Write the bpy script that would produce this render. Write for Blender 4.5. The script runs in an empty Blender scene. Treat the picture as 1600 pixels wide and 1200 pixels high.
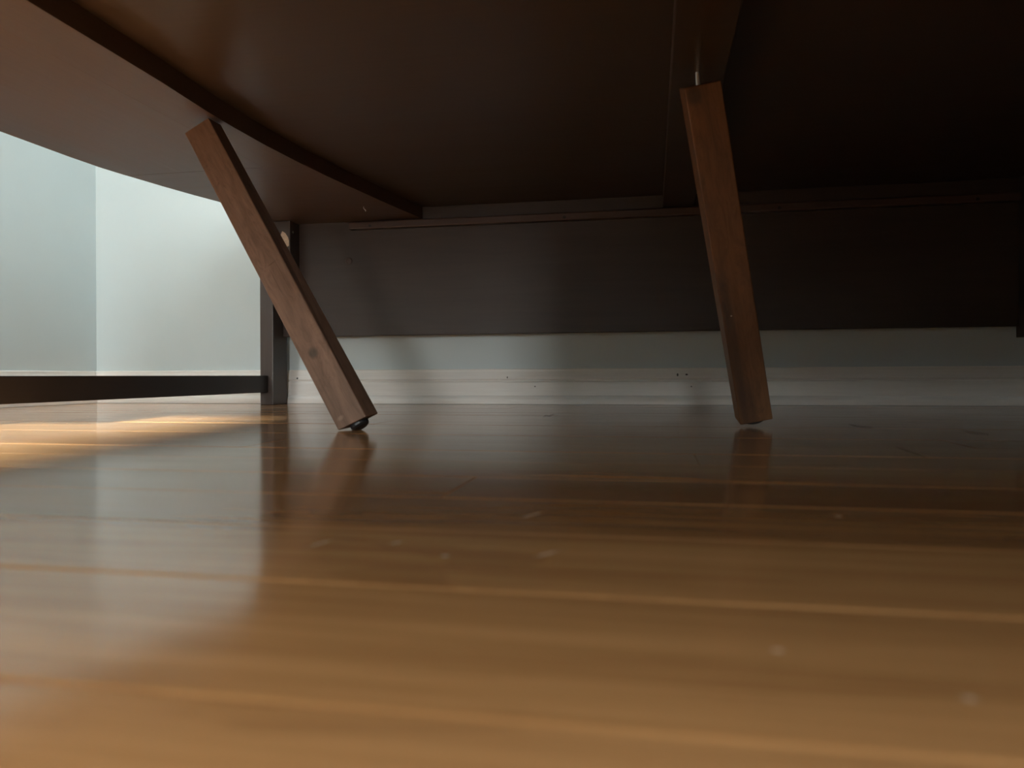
import bpy, bmesh, math, random
from mathutils import Vector, Matrix
random.seed(7)
S = bpy.context.scene
C = S.collection

# ------------------------------------------------------------------ camera
# The room's axes are the world axes; the camera lies almost on the floor and is turned about 11 degrees to the left.
TH = math.atan(.19)
cd = bpy.data.cameras.new('camera')
cam = bpy.data.objects.new('camera', cd); C.objects.link(cam)
cam.location = (0, 0, .066)
cam.rotation_euler = (Matrix.Rotation(TH, 3, 'Z') @ Matrix.Rotation(math.radians(90), 3, 'X') @ Matrix.Rotation(-.004, 3, 'Z')).to_euler()
cd.sensor_width = 36; cd.lens = 1156 / 1600 * 36
cd.shift_y = -13 / 1600
cd.clip_start = .01
cd.dof.use_dof = True; cd.dof.focus_distance = 1.25; cd.dof.aperture_fstop = 8.0
S.camera = cam

# ------------------------------------------------------------------ light
w = bpy.data.worlds.new('sky'); S.world = w; w.use_nodes = True
bg = w.node_tree.nodes['Background']
bg.inputs[0].default_value = (1.0, .98, .98, 1); bg.inputs[1].default_value = 68.0

sd = bpy.data.lights.new('sun', 'SUN'); sd.energy = 42; sd.angle = math.radians(1.7); sd.color = (.92, 1, 1)
sun = bpy.data.objects.new('sun', sd); C.objects.link(sun)
hz = Vector((-.187, .982, 0)).normalized() * 2.9
sun.rotation_euler = Vector((hz.x, hz.y, -1)).to_track_quat('-Z', 'Y').to_euler()
sun.location = (1, -6, 4)

def portal(name, u0, u1, z0, z1, v, rz=0):
    l = bpy.data.lights.new(name, 'AREA'); l.shape = 'RECTANGLE'; l.size = u1 - u0; l.size_y = z1 - z0
    l.cycles.is_portal = True
    o = bpy.data.objects.new(name, l); C.objects.link(o); R_ = Matrix.Rotation(rz, 3, 'Z'); o.location = R_ @ Vector(((u0 + u1) / 2, v, (z0 + z1) / 2))
    o.rotation_euler = (math.radians(90), 0, rz)      # -Z looks into the room
    return o

S.view_settings.view_transform = 'Standard'; S.view_settings.look = 'None'
S.view_settings.exposure = 0.0; S.view_settings.gamma = 1; S.view_settings.use_curve_mapping = False
S.cycles.use_denoising = True
S.cycles.max_bounces = 10; S.cycles.diffuse_bounces = 6; S.cycles.caustics_reflective = False

# ------------------------------------------------------------------ material helpers
def nmat(name, rough=.5, spec=.5):
    m = bpy.data.materials.new(name); m.use_nodes = True
    nt = m.node_tree; b = nt.nodes['Principled BSDF']
    b.inputs['Roughness'].default_value = rough
    b.inputs['Specular IOR Level'].default_value = spec
    return m, nt, b
def N(nt, t, **kw):
    n = nt.nodes.new(t)
    for k, v in kw.items(): setattr(n, k, v)
    return n
def ramp(nt, fac, stops):
    r = N(nt, 'ShaderNodeValToRGB')
    e = r.color_ramp.elements
    while len(e) < len(stops): e.new(.5)
    for el, (p, c) in zip(e, stops): el.position = p; el.color = (*c, 1)
    nt.links.new(fac, r.inputs[0]); return r.outputs[0]
def mixc(nt, mode, fac, a, b):
    n = N(nt, 'ShaderNodeMix', data_type='RGBA', blend_type=mode)
    for i, v in ((0, fac), (6, a), (7, b)):
        if hasattr(v, 'is_output'): nt.links.new(v, n.inputs[i])
        else: n.inputs[i].default_value = v if not isinstance(v, tuple) else (*v, 1)[:4]
    return n.outputs[2]
def math_(nt, op, a, b=None, clamp=False):
    n = N(nt, 'ShaderNodeMath', operation=op, use_clamp=clamp)
    for i, v in enumerate((a, b)):
        if v is None: continue
        if hasattr(v, 'is_output'): nt.links.new(v, n.inputs[i])
        else: n.inputs[i].default_value = v
    return n.outputs[0]
def noise(nt, vec, scale, detail=4, rough=.55, dist=0):
    n = N(nt, 'ShaderNodeTexNoise'); n.inputs['Scale'].default_value = scale
    n.inputs['Detail'].default_value = detail; n.inputs['Roughness'].default_value = rough
    n.inputs['Distortion'].default_value = dist
    if vec is not None: nt.links.new(vec, n.inputs['Vector'])
    return n.outputs['Fac']
def objvec(nt, scale, rnd=True):
    tc = N(nt, 'ShaderNodeTexCoord'); mp = N(nt, 'ShaderNodeMapping')
    mp.inputs['Scale'].default_value = scale
    v = tc.outputs['Object']
    if rnd:
        oi = N(nt, 'ShaderNodeObjectInfo'); k = math_(nt, 'MULTIPLY', oi.outputs['Random'], 37.0)
        a = N(nt, 'ShaderNodeVectorMath', operation='ADD')
        cx = N(nt, 'ShaderNodeCombineXYZ')
        for i in range(3): nt.links.new(k, cx.inputs[i])
        nt.links.new(v, a.inputs[0]); nt.links.new(cx.outputs[0], a.inputs[1]); v = a.outputs[0]
    nt.links.new(v, mp.inputs['Vector']); return mp.outputs[0]
def spot(nt, center, size, ang=0, space='Position', soft=.4):
    """a soft elliptical mark fixed on the surface: 1 inside, 0 outside"""
    if space == 'Position': src = N(nt, 'ShaderNodeNewGeometry').outputs['Position']
    else: src = N(nt, 'ShaderNodeTexCoord').outputs['Object']
    s = N(nt, 'ShaderNodeVectorMath', operation='SUBTRACT'); nt.links.new(src, s.inputs[0]); s.inputs[1].default_value = center
    ro = N(nt, 'ShaderNodeVectorRotate', rotation_type='Z_AXIS'); nt.links.new(s.outputs[0], ro.inputs[0]); ro.inputs['Angle'].default_value = -ang
    d = N(nt, 'ShaderNodeVectorMath', operation='DIVIDE'); nt.links.new(ro.outputs[0], d.inputs[0]); d.inputs[1].default_value = size
    l = N(nt, 'ShaderNodeVectorMath', operation='LENGTH'); nt.links.new(d.outputs[0], l.inputs[0])
    mr = N(nt, 'ShaderNodeMapRange', interpolation_type='SMOOTHSTEP'); nt.links.new(l.outputs['Value'], mr.inputs[0])
    mr.inputs[1].default_value = 1 - soft; mr.inputs[2].default_value = 1; mr.inputs[3].default_value = 1; mr.inputs[4].default_value = 0
    return mr.outputs[0]
def bump(nt, b, h, strength, dist=.001):
    n = N(nt, 'ShaderNodeBump'); n.inputs['Strength'].default_value = strength; n.inputs['Distance'].default_value = dist
    nt.links.new(h, n.inputs['Height']); nt.links.new(n.outputs[0], b.inputs['Normal'])

# wall paint: pale blue-grey eggshell
m_wall, nt, b = nmat('wall_paint', .55, .35)
f = noise(nt, objvec(nt, (1, 1, 1), False), 3, 3)
nt.links.new(ramp(nt, f, [(.3, (.545, .615, .63)), (.7, (.575, .645, .66))]), b.inputs['Base Color'])
bump(nt, b, noise(nt, objvec(nt, (1, 1, 1), False), 260, 2), .12, .0006)
# ceiling paint
m_ceil, nt, b = nmat('ceiling_paint', .8, .2)
nt.links.new(ramp(nt, noise(nt, objvec(nt, (1, 1, 1), False), 4), [(.3, (.78, .78, .76)), (.7, (.82, .82, .8))]), b.inputs['Base Color'])
# white trim paint with a few dark nicks
m_trim, nt, b = nmat('trim_paint', .32, .5)
base = ramp(nt, noise(nt, objvec(nt, (2, 8, 30), False), 6, 4), [(.3, (.765, .735, .695)), (.7, (.815, .785, .745))])
nick = None
for c, sz in (((.0545, 1.68, .0665), (.0022, .05, .0042)), ((.074, 1.68, .067), (.0034, .05, .0022)), ((-.853, 1.68, .0615), (.0028, .05, .0026)),
              ((.084, 1.68, .0405), (.002, .05, .0018)), ((-.265, 1.68, .041), (.002, .05, .0018)), ((-.33, 1.68, .062), (.0015, .05, .003))):
    s_ = spot(nt, c, sz); nick = s_ if nick is None else math_(nt, 'MAXIMUM', nick, s_)
nt.links.new(mixc(nt, 'MIX', nick, base, (.03, .028, .025)), b.inputs['Base Color'])
# floor boards: glossy varnished strip oak
m_floor, nt, b = nmat('varnished_oak', .17, .5)
v1 = objvec(nt, (1.6, 26, 26)); v2 = objvec(nt, (5, 190, 190)); v3 = objvec(nt, (2.2, 9, 9))
g = math_(nt, 'ADD', math_(nt, 'MULTIPLY', noise(nt, v1, 2.0, 6, .6, .8), .7), math_(nt, 'MULTIPLY', noise(nt, v2, 2.0, 3), .3))
col = ramp(nt, g, [(.30, (.25, .112, .040)), (.48, (.38, .185, .073)), (.68, (.50, .255, .105))])
oi = N(nt, 'ShaderNodeObjectInfo')
tone = ramp(nt, oi.outputs['Random'], [(0, (.74, .68, .62)), (.5, (1, 1, 1)), (1, (1.18, 1.2, 1.18))])
col = mixc(nt, 'MULTIPLY', 1.0, col, tone)
col = mixc(nt, 'MIX', math_(nt, 'MULTIPLY', math_(nt, 'GREATER_THAN', noise(nt, v3, 1.7, 5, .6, 2.0), .60), .22), col, (.2, .085, .03))
sc = None
for c, sz, an in (((-.1294, .2735, 0), (.0125, .0016, .1), 1.29), ((-.0388, .2715, 0), (.0115, .0019, .1), .99), ((-.0565, .3465, 0), (.0165, .0018, .1), 1.09),
                  ((.0292, .1863, 0), (.0028, .0026, .1), 0), ((.0632, .1655, 0), (.0026, .0026, .1), 0), ((.0849, .3675, 0), (.0035, .0035, .1), 0),
                  ((-.100, .2795, 0), (.006, .0015, .1), .9), ((-.075, .262, 0), (.003, .003, .1), 0)):
    s_ = spot(nt, c, sz, an, soft=.8); sc = s_ if sc is None else math_(nt, 'MAXIMUM', sc, s_)
sc = math_(nt, 'MULTIPLY', sc, .30)
nt.links.new(mixc(nt, 'MIX', sc, col, (.62, .5, .4)), b.inputs['Base Color'])
rg = math_(nt, 'ADD', math_(nt, 'MULTIPLY', noise(nt, v3, 3, 3), .06), .10)
nt.links.new(math_(nt, 'ADD', rg, math_(nt, 'MULTIPLY', sc, .6)), b.inputs['Roughness'])
bump(nt, b, g, .02, .0004)

def wood(name, stops, rough, scale, fine, spec=.4, spots=(), bstr=.15, fig=None):
    m, nt, b = nmat(name, rough, spec)
    a = noise(nt, objvec(nt, scale), 2.2, 5, .6, 1.2); f = noise(nt, objvec(nt, fine), 2.0, 4)
    g = math_(nt, 'ADD', math_(nt, 'MULTIPLY', a, .68), math_(nt, 'MULTIPLY', f, .32))
    col = ramp(nt, g, stops)
    for c, sz, an, cc, k in spots:
        col = mixc(nt, 'MIX', math_(nt, 'MULTIPLY', spot(nt, c, sz, an, 'Object', .6), k), col, cc)
    if fig:
        k = noise(nt, objvec(nt, fig), 3.0, 6, .65, 2.5)
        col = mixc(nt, 'MULTIPLY', 1.0, col, ramp(nt, k, [(.30, (.72, .70, .68)), (.5, (1, 1, 1)), (.70, (1.14, 1.12, 1.1))]))
    nt.links.new(col, b.inputs['Base Color'])
    nt.links.new(math_(nt, 'ADD', math_(nt, 'MULTIPLY', a, .18), rough - .09), b.inputs['Roughness'])
    bump(nt, b, g, bstr, .0006)
    return m
# stained boards (grain along v / along u)
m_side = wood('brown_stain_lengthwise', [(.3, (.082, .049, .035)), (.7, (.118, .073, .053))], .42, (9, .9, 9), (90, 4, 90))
m_cross = wood('brown_stain_crosswise', [(.3, (.085, .048, .035)), (.7, (.12, .07, .051))], .42, (.9, 9, 9), (4, 90, 90))
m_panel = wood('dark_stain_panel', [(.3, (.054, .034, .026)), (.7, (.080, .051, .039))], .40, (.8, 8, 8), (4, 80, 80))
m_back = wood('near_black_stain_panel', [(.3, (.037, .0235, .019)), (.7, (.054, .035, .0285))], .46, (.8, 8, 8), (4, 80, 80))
m_cleat = wood('red_brown_stain', [(.3, (.055, .032, .027)), (.7, (.082, .049, .042))], .38, (.8, 8, 8), (4, 80, 80))
m_post = wood('black_brown_stain', [(.3, (.050, .036, .031)), (.7, (.072, .052, .044))], .42, (9, 9, .9), (90, 90, 4))
m_rail = wood('espresso_stain', [(.3, (.016, .012, .011)), (.7, (.025, .018, .016))], .45, (9, .9, 9), (90, 4, 90))
m_black, nt, b = nmat('black_plastic', .45)
nt.links.new(ramp(nt, noise(nt, objvec(nt, (1, 1, 1)), 40), [(.3, (.010, .010, .011)), (.7, (.018, .018, .02))]), b.inputs['Base Color'])
m_hole, nt, b = nmat('dark_screw_steel', .5)
b.inputs['Metallic'].default_value = .3
nt.links.new(ramp(nt, noise(nt, objvec(nt, (1, 1, 1)), 90), [(.3, (.008, .007, .007)), (.7, (.016, .014, .013))]), b.inputs['Base Color'])
m_steel, nt, b = nmat('zinc_steel', .32); b.inputs['Metallic'].default_value = 1
nt.links.new(ramp(nt, noise(nt, objvec(nt, (1, 1, 1)), 300), [(.3, (.62, .6, .56)), (.7, (.8, .78, .74))]), b.inputs['Base Color'])
m_pale, nt, b = nmat('pale_wood', .6)
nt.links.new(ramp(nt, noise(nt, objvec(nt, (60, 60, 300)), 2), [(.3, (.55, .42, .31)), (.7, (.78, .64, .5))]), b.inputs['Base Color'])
m_hair, nt, b = nmat('dark_hair', .4)
nt.links.new(ramp(nt, noise(nt, objvec(nt, (1, 1, 1)), 50), [(.3, (.02, .014, .01)), (.7, (.035, .024, .018))]), b.inputs['Base Color'])
m_door, nt, b = nmat('door_frame_paint', .35)
nt.links.new(ramp(nt, noise(nt, objvec(nt, (3, 3, 3)), 5), [(.3, (.76, .75, .72)), (.7, (.82, .81, .78))]), b.inputs['Base Color'])
m_glass = bpy.data.materials.new('window_glass'); m_glass.use_nodes = True
nt = m_glass.node_tree; nt.nodes.clear()
o_ = N(nt, 'ShaderNodeOutputMaterial'); mx = N(nt, 'ShaderNodeMixShader'); tr = N(nt, 'ShaderNodeBsdfTransparent'); gl = N(nt, 'ShaderNodeBsdfGlossy')
gl.inputs['Roughness'].default_value = .02; mx.inputs[0].default_value = .06
tr.inputs[0].default_value = (.96, .98, .97, 1)
nt.links.new(tr.outputs[0], mx.inputs[1]); nt.links.new(gl.outputs[0], mx.inputs[2]); nt.links.new(mx.outputs[0], o_.inputs[0])

# ------------------------------------------------------------------ object helpers
def link(name, bm, mat, parent=None, base=None, smooth=False, origin=None):
    """bm is in world coordinates; the object's origin goes to 'origin' (default: the middle of its bounds)"""
    if origin is None:
        lo = [min(v.co[i] for v in bm.verts) for i in range(3)]; hi = [max(v.co[i] for v in bm.verts) for i in range(3)]
        origin = Vector([(a + b) / 2 for a, b in zip(lo, hi)])
    origin = Vector(origin)
    for v in bm.verts: v.co -= origin
    bmesh.ops.recalc_face_normals(bm, faces=bm.faces)
    me = bpy.data.meshes.new(name); bm.to_mesh(me); bm.free()
    if smooth:
        for p in me.polygons: p.use_smooth = True
    me.materials.append(mat)
    o = bpy.data.objects.new(name, me); C.objects.link(o)
    wp = Vector((0, 0, 0))
    q = parent
    while q is not None: wp += q.location; q = q.parent
    o.location = origin - wp
    if parent is not None: o.parent = parent
    return o
def box_bm(lo, hi, bev=0, bm=None, seg=2):
    bm2 = bmesh.new()
    r = bmesh.ops.create_cube(bm2, size=1)
    for v in bm2.verts: v.co = Vector([(a + b) / 2 + c * (b - a) for a, b, c in zip(lo, hi, v.co)])
    if bev: bmesh.ops.bevel(bm2, geom=bm2.edges[:], offset=bev, segments=seg, affect='EDGES', profile=.5)
    if bm is None: return bm2
    me = bpy.data.meshes.new('t'); bm2.to_mesh(me); bm.from_mesh(me); bpy.data.meshes.remove(me); bm2.free(); return bm
def prism_bm(poly, z0, z1, bev=0):
    bm = bmesh.new()
    a = [bm.verts.new((x, y, z0)) for x, y in poly]; bt = [bm.verts.new((x, y, z1)) for x, y in poly]
    n = len(poly); bm.faces.new(a[::-1]); bm.faces.new(bt)
    for i in range(n): bm.faces.new((a[i], a[(i + 1) % n], bt[(i + 1) % n], bt[i]))
    if bev:
        ed = [e for e in bm.edges if abs(e.verts[0].co.z - e.verts[1].co.z) < 1e-6]
        bmesh.ops.bevel(bm, geom=ed, offset=bev, segments=2, affect='EDGES', profile=.5)
    return bm
def hexa_bm(c8, bev):
    bm = bmesh.new(); v = [bm.verts.new(p) for p in c8]
    for f in ((3, 2, 1, 0), (4, 5, 6, 7), (0, 1, 5, 4), (1, 2, 6, 5), (2, 3, 7, 6), (3, 0, 4, 7)): bm.faces.new([v[i] for i in f])
    bmesh.ops.recalc_face_normals(bm, faces=bm.faces)
    bmesh.ops.bevel(bm, geom=bm.edges[:], offset=bev, segments=3, affect='EDGES', profile=.5)
    return bm
def lathe_bm(prof, p0, axis, n=20):
    """prof: (radius, height along axis) from p0"""
    axis = Vector(axis).normalized(); q = axis.to_track_quat('Z', 'Y'); p0 = Vector(p0)
    bm = bmesh.new(); rings = []
    for r, h in prof: rings.append([bm.verts.new(p0 + q @ Vector((r * math.cos(2 * math.pi * i / n), r * math.sin(2 * math.pi * i / n), h))) for i in range(n)])
    for a, b_ in zip(rings, rings[1:]):
        for i in range(n): bm.faces.new((a[i], a[(i + 1) % n], b_[(i + 1) % n], b_[i]))
    bm.faces.new(rings[0][::-1]); bm.faces.new(rings[-1]); return bm
def tube_bm(pts, r, n=6):
    pts = [Vector(p) for p in pts]; bm = bmesh.new(); rings = []
    for i, p in enumerate(pts):
        t = (pts[min(i + 1, len(pts) - 1)] - pts[max(i - 1, 0)]).normalized(); q = t.to_track_quat('Z', 'Y')
        k = r * (.5 if i in (0, len(pts) - 1) else 1)
        rings.append([bm.verts.new(p + q @ Vector((k * math.cos(2 * math.pi * j / n), k * math.sin(2 * math.pi * j / n), 0))) for j in range(n)])
    for a, b_ in zip(rings, rings[1:]):
        for i in range(n): bm.faces.new((a[i], a[(i + 1) % n], b_[(i + 1) % n], b_[i]))
    bm.faces.new(rings[0][::-1]); bm.faces.new(rings[-1]); return bm
def tag(o, label, cat, group=None):
    o['label'] = label; o['category'] = cat
    if group: o['group'] = group
    return o
def struct(o, label, cat):
    o['kind'] = 'structure'; o['label'] = label; o['category'] = cat; return o

# ------------------------------------------------------------------ the room
U0, U1, V0, V1, H = -1.42, 1.0, -4.6, 1.688, 2.6
struct(link('wall_back', box_bm((U0 - .1, V1, -.03), (U1 + .1, V1 + .1, H)), m_wall), 'pale blue-grey painted wall behind the dark table panel', 'wall')
WV0, WV1, WZ0, WZ1 = -1.3, -.2, 1.58, 2.54   # unseen window behind the camera, added in the left wall to let skylight in
bm = bmesh.new()
for lo, hi in (((U0 - .1, V0 - .1, -.03), (U0, WV0, H)), ((U0 - .1, WV0, -.03), (U0, WV1, WZ0)), ((U0 - .1, WV0, WZ1), (U0, WV1, H)), ((U0 - .1, WV1, -.03), (U0, V1, H))): box_bm(lo, hi, 0, bm)
struct(link('wall_left', bm, m_wall), 'shaded blue-grey painted wall left of the room corner', 'wall')
struct(link('wall_right', box_bm((U1, V0 - .1, -.03), (U1 + .1, V1, H)), m_wall), 'blue-grey painted wall at the right end of the room', 'wall')
struct(link('ceiling', box_bm((U0 - .1, V0 - .1, H), (U1 + .1, V1 + .1, H + .1)), m_ceil), 'white painted ceiling above the table', 'ceiling')
D0, D1, DZ, DH = .0, .50, .25, 2.15   # unseen narrow low window behind the camera, shaped to place the sun patch
bm = bmesh.new()
for lo, hi in (((U0, V0 - .1, -.03), (D0, V0, H)), ((D0, V0 - .1, -.03), (D1, V0, DZ)), ((D0, V0 - .1, DH), (D1, V0, H)), ((D1, V0 - .1, -.03), (U1, V0, H))): box_bm(lo, hi, 0, bm)
struct(link('wall_front', bm, m_wall), 'blue-grey painted wall with an added narrow low window', 'wall')
def frame(name, a0, a1, z0, z1, wall, rz, label, cat):
    """a glazed frame set in a wall; built for the front wall, then turned about Z by rz"""
    t = .035; R_ = Matrix.Rotation(rz, 3, 'Z')
    e = bpy.data.objects.new(name, None); C.objects.link(e); e.location = R_ @ Vector(((a0 + a1) / 2, wall - .05, z0))
    struct(e, label, cat)
    y0, y1 = wall - .085, wall - .02
    def turned(bm):
        bmesh.ops.rotate(bm, verts=bm.verts, cent=(0, 0, 0), matrix=R_); return bm
    bm = bmesh.new()
    for lo, hi in (((a0, y0, z0), (a0 + t, y1, z1)), ((a1 - t, y0, z0), (a1, y1, z1)), ((a0 + t, y0, z1 - t), (a1 - t, y1, z1)), ((a0 + t, y0, z0), (a1 - t, y1, z0 + t))): box_bm(lo, hi, .002, bm)
    link('frame', turned(bm), m_door, e)
    link('glass_pane', turned(box_bm((a0 + t, wall - .054, z0 + t), (a1 - t, wall - .048, z1 - t))), m_glass, e)
    portal(name + '_portal', a0, a1, z0, z1, wall + .01, rz)
frame('added_window_2', D0, D1, DZ, DH, V0, 0, 'unseen narrow low window in the front wall, shaped for the sun patch', 'window')
frame('added_window_1', -WV1, -WV0, WZ0, WZ1, U0, math.radians(-90), 'unseen wide window added in the left wall for its light', 'window')

# baseboards: moulded board with a quarter-round shoe
prof = [(0, .082), (.0035, .082), (.0055, .0808), (.006, .079), (.0062, .0755), (.0095, .062), (.0100, .0585), (.0085, .0565), (.0065, .0548), (.0065, .0535), (.0105, .0520), (.0115, .0500), (.0118, .004), (0, .004)]
shoe = [(0.0119, .0005), (.0185, .0005), (.0185, .0075), (.0178, .0125), (.0160, .0168), (.0135, .0195), (.0119, .0203)]
def sweep(profile, a, b, nrm):
    bm = bmesh.new(); a, b, nrm = Vector(a), Vector(b), Vector(nrm)
    r = [[bm.verts.new(p + nrm * d + Vector((0, 0, z))) for d, z in profile] for p in (a, b)]
    n = len(profile)
    for i in range(n): bm.faces.new((r[0][i], r[0][(i + 1) % n], r[1][(i + 1) % n], r[1][i]))
    bm.faces.new(r[0][::-1]); bm.faces.new(r[1]); return bm
bb = struct(link('baseboard_back', sweep(prof, (U0 + .0002, V1, 0), (U1, V1, 0), (0, -1, 0)), m_trim), 'white moulded baseboard along the wall behind the table', 'baseboard')
link('shoe_molding', sweep(shoe, (U0 + .0002, V1, 0), (U1, V1, 0), (0, -1, 0)), m_trim, bb)
bl = struct(link('baseboard_left', sweep(prof, (U0, V0, 0), (U0, V1 - .0122, 0), (1, 0, 0)), m_trim), 'white moulded baseboard along the shaded left wall', 'baseboard')
link('shoe_molding', sweep(shoe, (U0, V0, 0), (U0, V1 - .019, 0), (1, 0, 0)), m_trim, bl)

# floor: subfloor slab with every board laid on it
fl = struct(link('floor', box_bm((U0, V0, -.05), (U1, V1, -.0155)), m_rail, origin=(0, 0, 0)), 'glossy golden brown strip wood floor', 'floor')
PW = .083; first = .222
known = {2: [-.1135], 4: [.034], 5: [-.379]}
k0 = math.ceil((V0 - first) / PW); k1 = int((V1 - first) / PW)
def plank(u0, u1, v0, v1):
    vc0 = (v0 + v1) / 2
    g = .00015; bv = .0007 if vc0 < .31 else .00025; uc, vc = (u0 + u1) / 2, (v0 + v1) / 2
    hu, hv = (u1 - u0) / 2 - g, (v1 - v0) / 2 - g
    tilt = random.uniform(-.0016, .0016) if vc > -.2 else 0
    dz = random.uniform(-.0002, 0)
    bm = bmesh.new(); rows = []
    for z, i in ((-.0155, 0), (-bv * .7, 0), (-.0002, bv * .55), (0, bv * 1.6)):
        rows.append([bm.verts.new((uc + a * (hu - i), vc + b_ * (hv - i), z + (0 if z < -.01 else tilt * b_ * hv + dz))) for a, b_ in ((-1, -1), (1, -1), (1, 1), (-1, 1))])
    for a, b_ in zip(rows, rows[1:]):
        for i in range(4): bm.faces.new((a[i], a[(i + 1) % 4], b_[(i + 1) % 4], b_[i]))
    bm.faces.new(rows[0][::-1]); bm.faces.new(rows[-1])
    link('plank', bm, m_floor, fl, origin=(uc, vc, 0))
for k in range(k0 - 1, k1 + 1):
    va, vb = first + k * PW, first + (k + 1) * PW
    va, vb = max(va, V0), min(vb, V1)
    if vb - va < .004: continue
    if k in known: cuts = list(known[k]) + [known[k][0] + random.uniform(1.1, 1.5)]
    elif -2 <= k <= 3: cuts = [random.choice((-1.0, -.8)) + random.uniform(-.15, .15), random.uniform(.85, 1.4)]
    else:
        cuts = []; x = U0 + random.uniform(.3, 1.3)
        while x < U1 - .25: cuts.append(x); x += random.uniform(.8, 1.6)
    cuts = [U0] + cuts + [U1]
    for a, b_ in zip(cuts, cuts[1:]): plank(a, b_, va, vb)

# ------------------------------------------------------------------ the table
T = bpy.data.objects.new('table', None); C.objects.link(T); T.location = (-.1, .98, 0)
tag(T, 'large dark brown wooden table with splayed legs and a rear panel', 'table')
ZU, ZR, ZT = .430, .458, .482     # underside of rim boards, underside of the recessed top panel, table top
FV = -.085                          # front edge
RU = .985                          # right edge
outer = [(-.905, FV), (-.926, FV + .15), (-.938, FV + .35), (-.943, .50), (-.9455, .70), (-.9455, .95), (-.944, 1.06), (-.940, 1.13), (-.9325, 1.1835)]
outer2 = [(-.9325, 1.1835), (-.917, 1.2625), (-.900, 1.340), (-.884, 1.395), (-.880, 1.46), (-.886, 1.53), (-.9085, 1.585), (-.9085, 1.668)]
inner = [(-.590, FV), (-.591, .60), (-.5925, .75), (-.5935, .82), (-.598, .92), (-.5985, .985), (-.596, 1.07), (-.590, 1.1535), (-.5875, 1.1835)]
inner2 = [(-.5875, 1.1835), (-.581, 1.25), (-.5715, 1.3223), (-.5545, 1.442), (-.539, 1.54), (-.524, 1.629), (-.519, 1.668)]
GM = .0002
mid = -.664
link('side_board', prism_bm(outer + [(mid - GM, 1.1835 - GM), (mid - GM, FV)], ZU, ZR, .0005), m_side, T)
link('mounting_rail', prism_bm([(mid, FV), (mid, 1.1835 - GM)] + inner[::-1], ZU - .0004, ZR, .0005), m_side, T)
link('corner_board', prism_bm(outer2 + inner2[::-1], ZU, ZR, .0012), m_cross, T)['label'] = 'slightly lighter corner board'
top = [(-.905, FV - .004)] + [(u, v) for u, v in outer] + outer2[1:] + [(RU, 1.668), (RU, FV - .004)]
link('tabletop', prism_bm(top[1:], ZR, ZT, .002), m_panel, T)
link('sun_blocker', box_bm((-.868, FV + .056, .335), (-.592, FV + .074, ZU - .0008), .0012), m_cross, T)  # unseen board added to keep the sun off the stretcher
link('front_rail', box_bm((-.589, FV, ZU), (RU - .02, FV + .055, ZR), .0012), m_cross, T)
link('front_light_blocker', box_bm((-.13, FV + .018, .14), (.964, FV + .034, ZU - .0002), .0012), m_panel, T)  # unseen panel added to block light coming in from the front
link('batten', box_bm((.0233, FV + .056, ZU), (.0880, 1.644, ZR), .0014), m_panel, T)
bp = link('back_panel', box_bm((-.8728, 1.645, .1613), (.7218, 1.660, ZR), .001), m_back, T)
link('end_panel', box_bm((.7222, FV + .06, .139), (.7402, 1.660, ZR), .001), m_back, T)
link('side_light_blocker', box_bm((.7422, FV + .075, .0), (.7572, 1.33, ZU - .0004), .001), m_back, T)  # unseen panel added to cut the light from the right
cl = link('cleat', box_bm((-.6975, 1.627, .4090), (.7218, 1.6448, .4265), .0030), m_cleat, T)
# open space between the cleat and the underside is left as in the photo
for u in (-.6437, -.1897, .262, .64):
    link('screw', lathe_bm([(.0030, 0), (.0034, .0006), (.0034, .0012), (.0014, .0012), (.0012, .0004)], (u, 1.6272, .4152), (0, -1, 0), 14), m_hole, cl, smooth=False)
link('cover_cap', lathe_bm([(.0088, 0), (.0088, .0010), (.0078, .0017), (.0055, .0020), (.0050, .0014)], (-.7038, 1.6452, .338), (0, -1, 0), 24), m_cleat, bp)
po = link('post', box_bm((-.9065, 1.5986, 0), (-.8735, 1.6670, ZU), .0014), m_post, T)
link('post', box_bm((-.9020, FV + .02, 0), (-.8690, FV + .088, ZU), .0014), m_post, T)
link('post', box_bm((.930, FV + .0552, 0), (.963, FV + .123, ZR), .0014), m_post, T)
link('post', box_bm((.930, 1.595, 0), (.963, 1.663, ZR), .0014), m_post, T)
link('stretcher', box_bm((-.9020, FV + .0882, .0290), (-.8860, 1.5984, .0685), .0012), m_rail, T)
co = link('corner_block', box_bm((-.8733, 1.598, .305), (-.8290, 1.6446, ZU - .0004), .0012), m_post, T)
link('screw', lathe_bm([(.0028, 0), (.0030, .0008), (.0022, .0016), (.0010, .0018)], (-.8290, 1.6115, .405), (1, 0, 0), 14), m_steel, co)
cv = [(-0.8483, 0.4059), (-0.8403, 0.4004), (-0.8339, 0.3904), (-0.8318, 0.3829), (-0.8318, 0.3709), (-0.8534, 0.3598), (-0.8598, 0.381)]      # a pale patch on the front of the block
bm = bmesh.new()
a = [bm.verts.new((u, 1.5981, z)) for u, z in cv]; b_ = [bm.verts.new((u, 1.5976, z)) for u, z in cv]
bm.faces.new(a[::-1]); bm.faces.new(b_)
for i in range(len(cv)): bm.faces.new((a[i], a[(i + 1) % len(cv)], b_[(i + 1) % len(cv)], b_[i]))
link('pale_patch', bm, m_pale, co)['label'] = 'pale patch on the corner block'
cb = [o for o in T.children if o.name.startswith('corner_board')][0]
st = link('staple', tube_bm([(-.6075, 1.500, ZU + .001), (-.6075, 1.500, ZU - .004), (-.6045, 1.503, ZU - .0075), (-.6045, 1.503, ZU - .010)], .0008), m_steel, cb)

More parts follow.
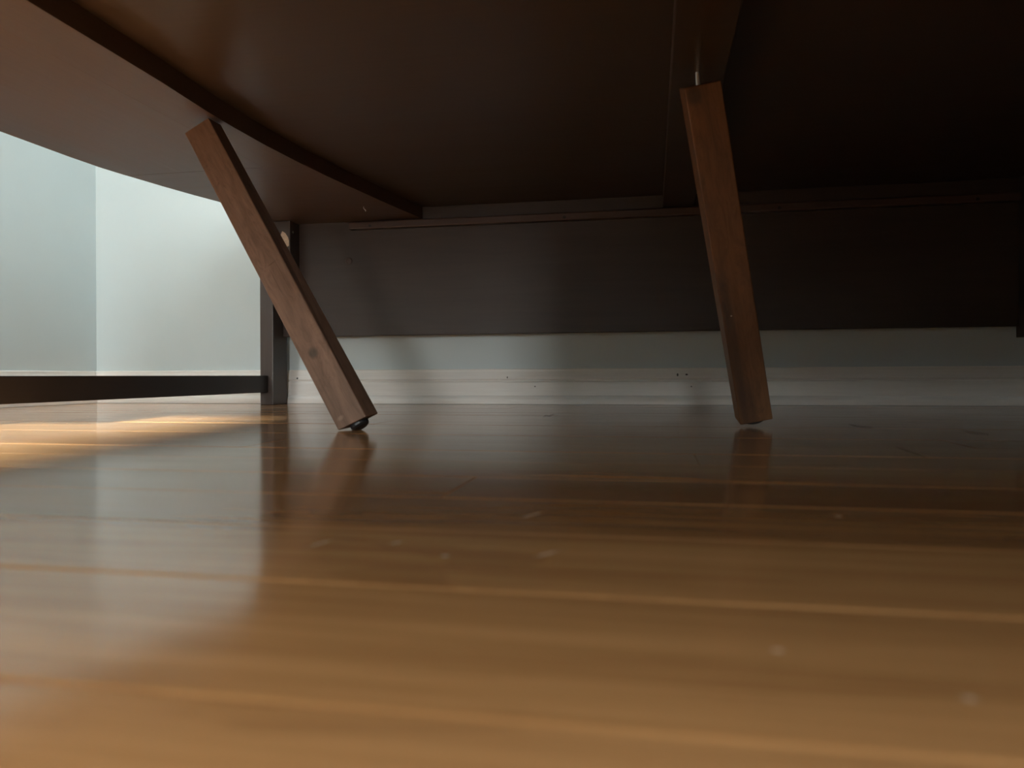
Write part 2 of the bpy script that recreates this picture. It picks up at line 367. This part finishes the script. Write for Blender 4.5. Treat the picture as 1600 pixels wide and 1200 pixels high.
# legs: tapered square legs, loose on their hanger bolts
def leg(c8, mat_spots, stops, name):
    m = wood(name, stops, .46, (14, 14, 1.6), (120, 120, 7), .35, mat_spots, .2, (20, 20, 6))
    c8 = [Vector(p) for p in c8]
    B = sum(c8[:4], Vector()) / 4; A = (sum(c8[4:], Vector()) / 4 - B); ax = A.normalized()
    bm = hexa_bm(c8, .0016)
    o = link('leg', bm, m, T, origin=B)
    # let the leg's own Z run along it, so that the grain follows the leg
    x = (c8[1] - c8[0]); x = (x - ax * x.dot(ax)).normalized(); y = ax.cross(x)
    M = Matrix((x, y, ax)).transposed()
    o.data.transform(M.inverted().to_4x4()); o.rotation_euler = M.to_euler()
    return o, B, ax, M
def sub(name, bm, mat, o, B, M):      # a sub-part built in world coordinates, hung under a turned leg
    for v in bm.verts: v.co = M.inverted() @ (v.co - B)
    bmesh.ops.recalc_face_normals(bm, faces=bm.faces)
    me = bpy.data.meshes.new(name); bm.to_mesh(me); bm.free(); me.materials.append(mat)
    q = bpy.data.objects.new(name, me); C.objects.link(q); q.parent = o; return q
LEG_A = [(-0.3755, 0.8427, 0.0003), (-0.3389, 0.8418, 0.0174), (-0.3345, 0.8718, 0.0198), (-0.3711, 0.8727, 0.0016), (-0.6476, 0.9393, 0.41), (-0.6101, 0.9385, 0.4292), (-0.6089, 0.968, 0.4292), (-0.6464, 0.9687, 0.4136)]
LEG_B = [(0.1094, 0.9769, 0.0018), (0.1492, 0.9787, 0.0098), (0.1464, 1.014, 0.0171), (0.1065, 1.0122, 0.0091), (0.0376, 0.8869, 0.4009), (0.0797, 0.8888, 0.4081), (0.0751, 0.9254, 0.4223), (0.033, 0.9235, 0.4152)]
brown = [(.30, (.105, .060, .038)), (.52, (.162, .094, .063)), (.72, (.205, .122, .082))]
o, B, ax, M = leg(LEG_A, [((-.0045, -.019, .105), (.009, .02, .011), 0, (.045, .036, .03), .75),
                          ((.003, -.019, .245), (.010, .02, .0015), 0, (.07, .035, .02), .7), ((-.004, -.019, .22), (.0012, .02, .03), 0, (.08, .04, .025), .6),
                          ((.008, -.019, .215), (.0012, .02, .034), 0, (.08, .04, .025), .5), ((-.012, -.019, .012), (.006, .02, .004), 0, (.3, .2, .14), .5)], brown, 'walnut_leg_stain')
o['label'] = 'brown leg splayed steeply to the left'
g0 = (Vector(LEG_A[0]) * .42 + Vector(LEG_A[2]) * .58)
sub('foot_glide', lathe_bm([(.0100, -.001), (.0115, .0006), (.0118, .0038), (.0110, .0060), (.0085, .0075), (.004, .0080)], Vector((-0.355, 0.8572, 0.0098)), -ax, 24), m_black, o, B, M)
o, B, ax, M = leg(LEG_B, [((-.0115, -.02, .405), (.013, .03, .016), 0, (.035, .02, .013), .7), ((-.013, -.02, .1), (.009, .03, .14), 0, (.055, .03, .018), .65),
                          ((-.010, -.022, .14), (.0014, .02, .0012), 0, (.6, .5, .4), .9), ((-.008, -.02, .02), (.014, .03, .05), 0, (.06, .03, .018), .6)],
                 [(.30, (.105, .046, .019)), (.52, (.165, .075, .032)), (.72, (.21, .10, .046))], 'chestnut_leg_stain')
o['label'] = 'reddish brown leg leaning slightly, gap above it'
sub('foot_glide', lathe_bm([(.0105, -.001), (.0125, .0006), (.0125, .0030), (.0100, .0046), (.005, .0050)], Vector((0.1279, 0.9955, 0.0095)), -ax, 24), m_black, o, B, M)
p0 = Vector((0.0541, 0.8968, 0.4075)); p1 = Vector((0.0547, 0.9172, 0.43))
L = (p1 - p0).length; pr = []; h = -.004
while h < L - .0006:                    # threaded shank
    pr += [(.0021, h), (.0026, h + .0006)]; h += .0012
pr += [(.0021, L - .0003)]
sub('hanger_bolt', lathe_bm(pr, p0, p1 - p0, 12), m_steel, o, B, M)

# ------------------------------------------------------------------ stray hairs on the floor
for pts, lab in [([(-0.171, 1.1588), (-0.1739, 1.2153), (-0.166, 1.1966), (-0.1656, 1.2572)], 'tiny dark hair curled on the floor midway between the two legs'), ([(0.2574, 1.0561), (0.2549, 1.0175), (0.258, 0.9939), (0.2672, 0.9836)], 'thin dark hair on the floor just right of the reddish leg'), ([(0.2192, 0.7326), (0.2182, 0.7084), (0.2169, 0.6751), (0.2156, 0.6402)], 'longest dark hair on the floor, lower right of the reddish leg'), ([(0.3642, 0.9743), (0.3526, 0.9218), (0.3545, 0.9032), (0.3584, 0.8858)], 'dark hair on the floor near the right edge, below the baseboard')]:
    P = [Vector((u, v, .0006)) for u, v in pts]
    q = link('stray_hair', tube_bm(P, .00024), m_hair)
    tag(q, lab, 'hair')
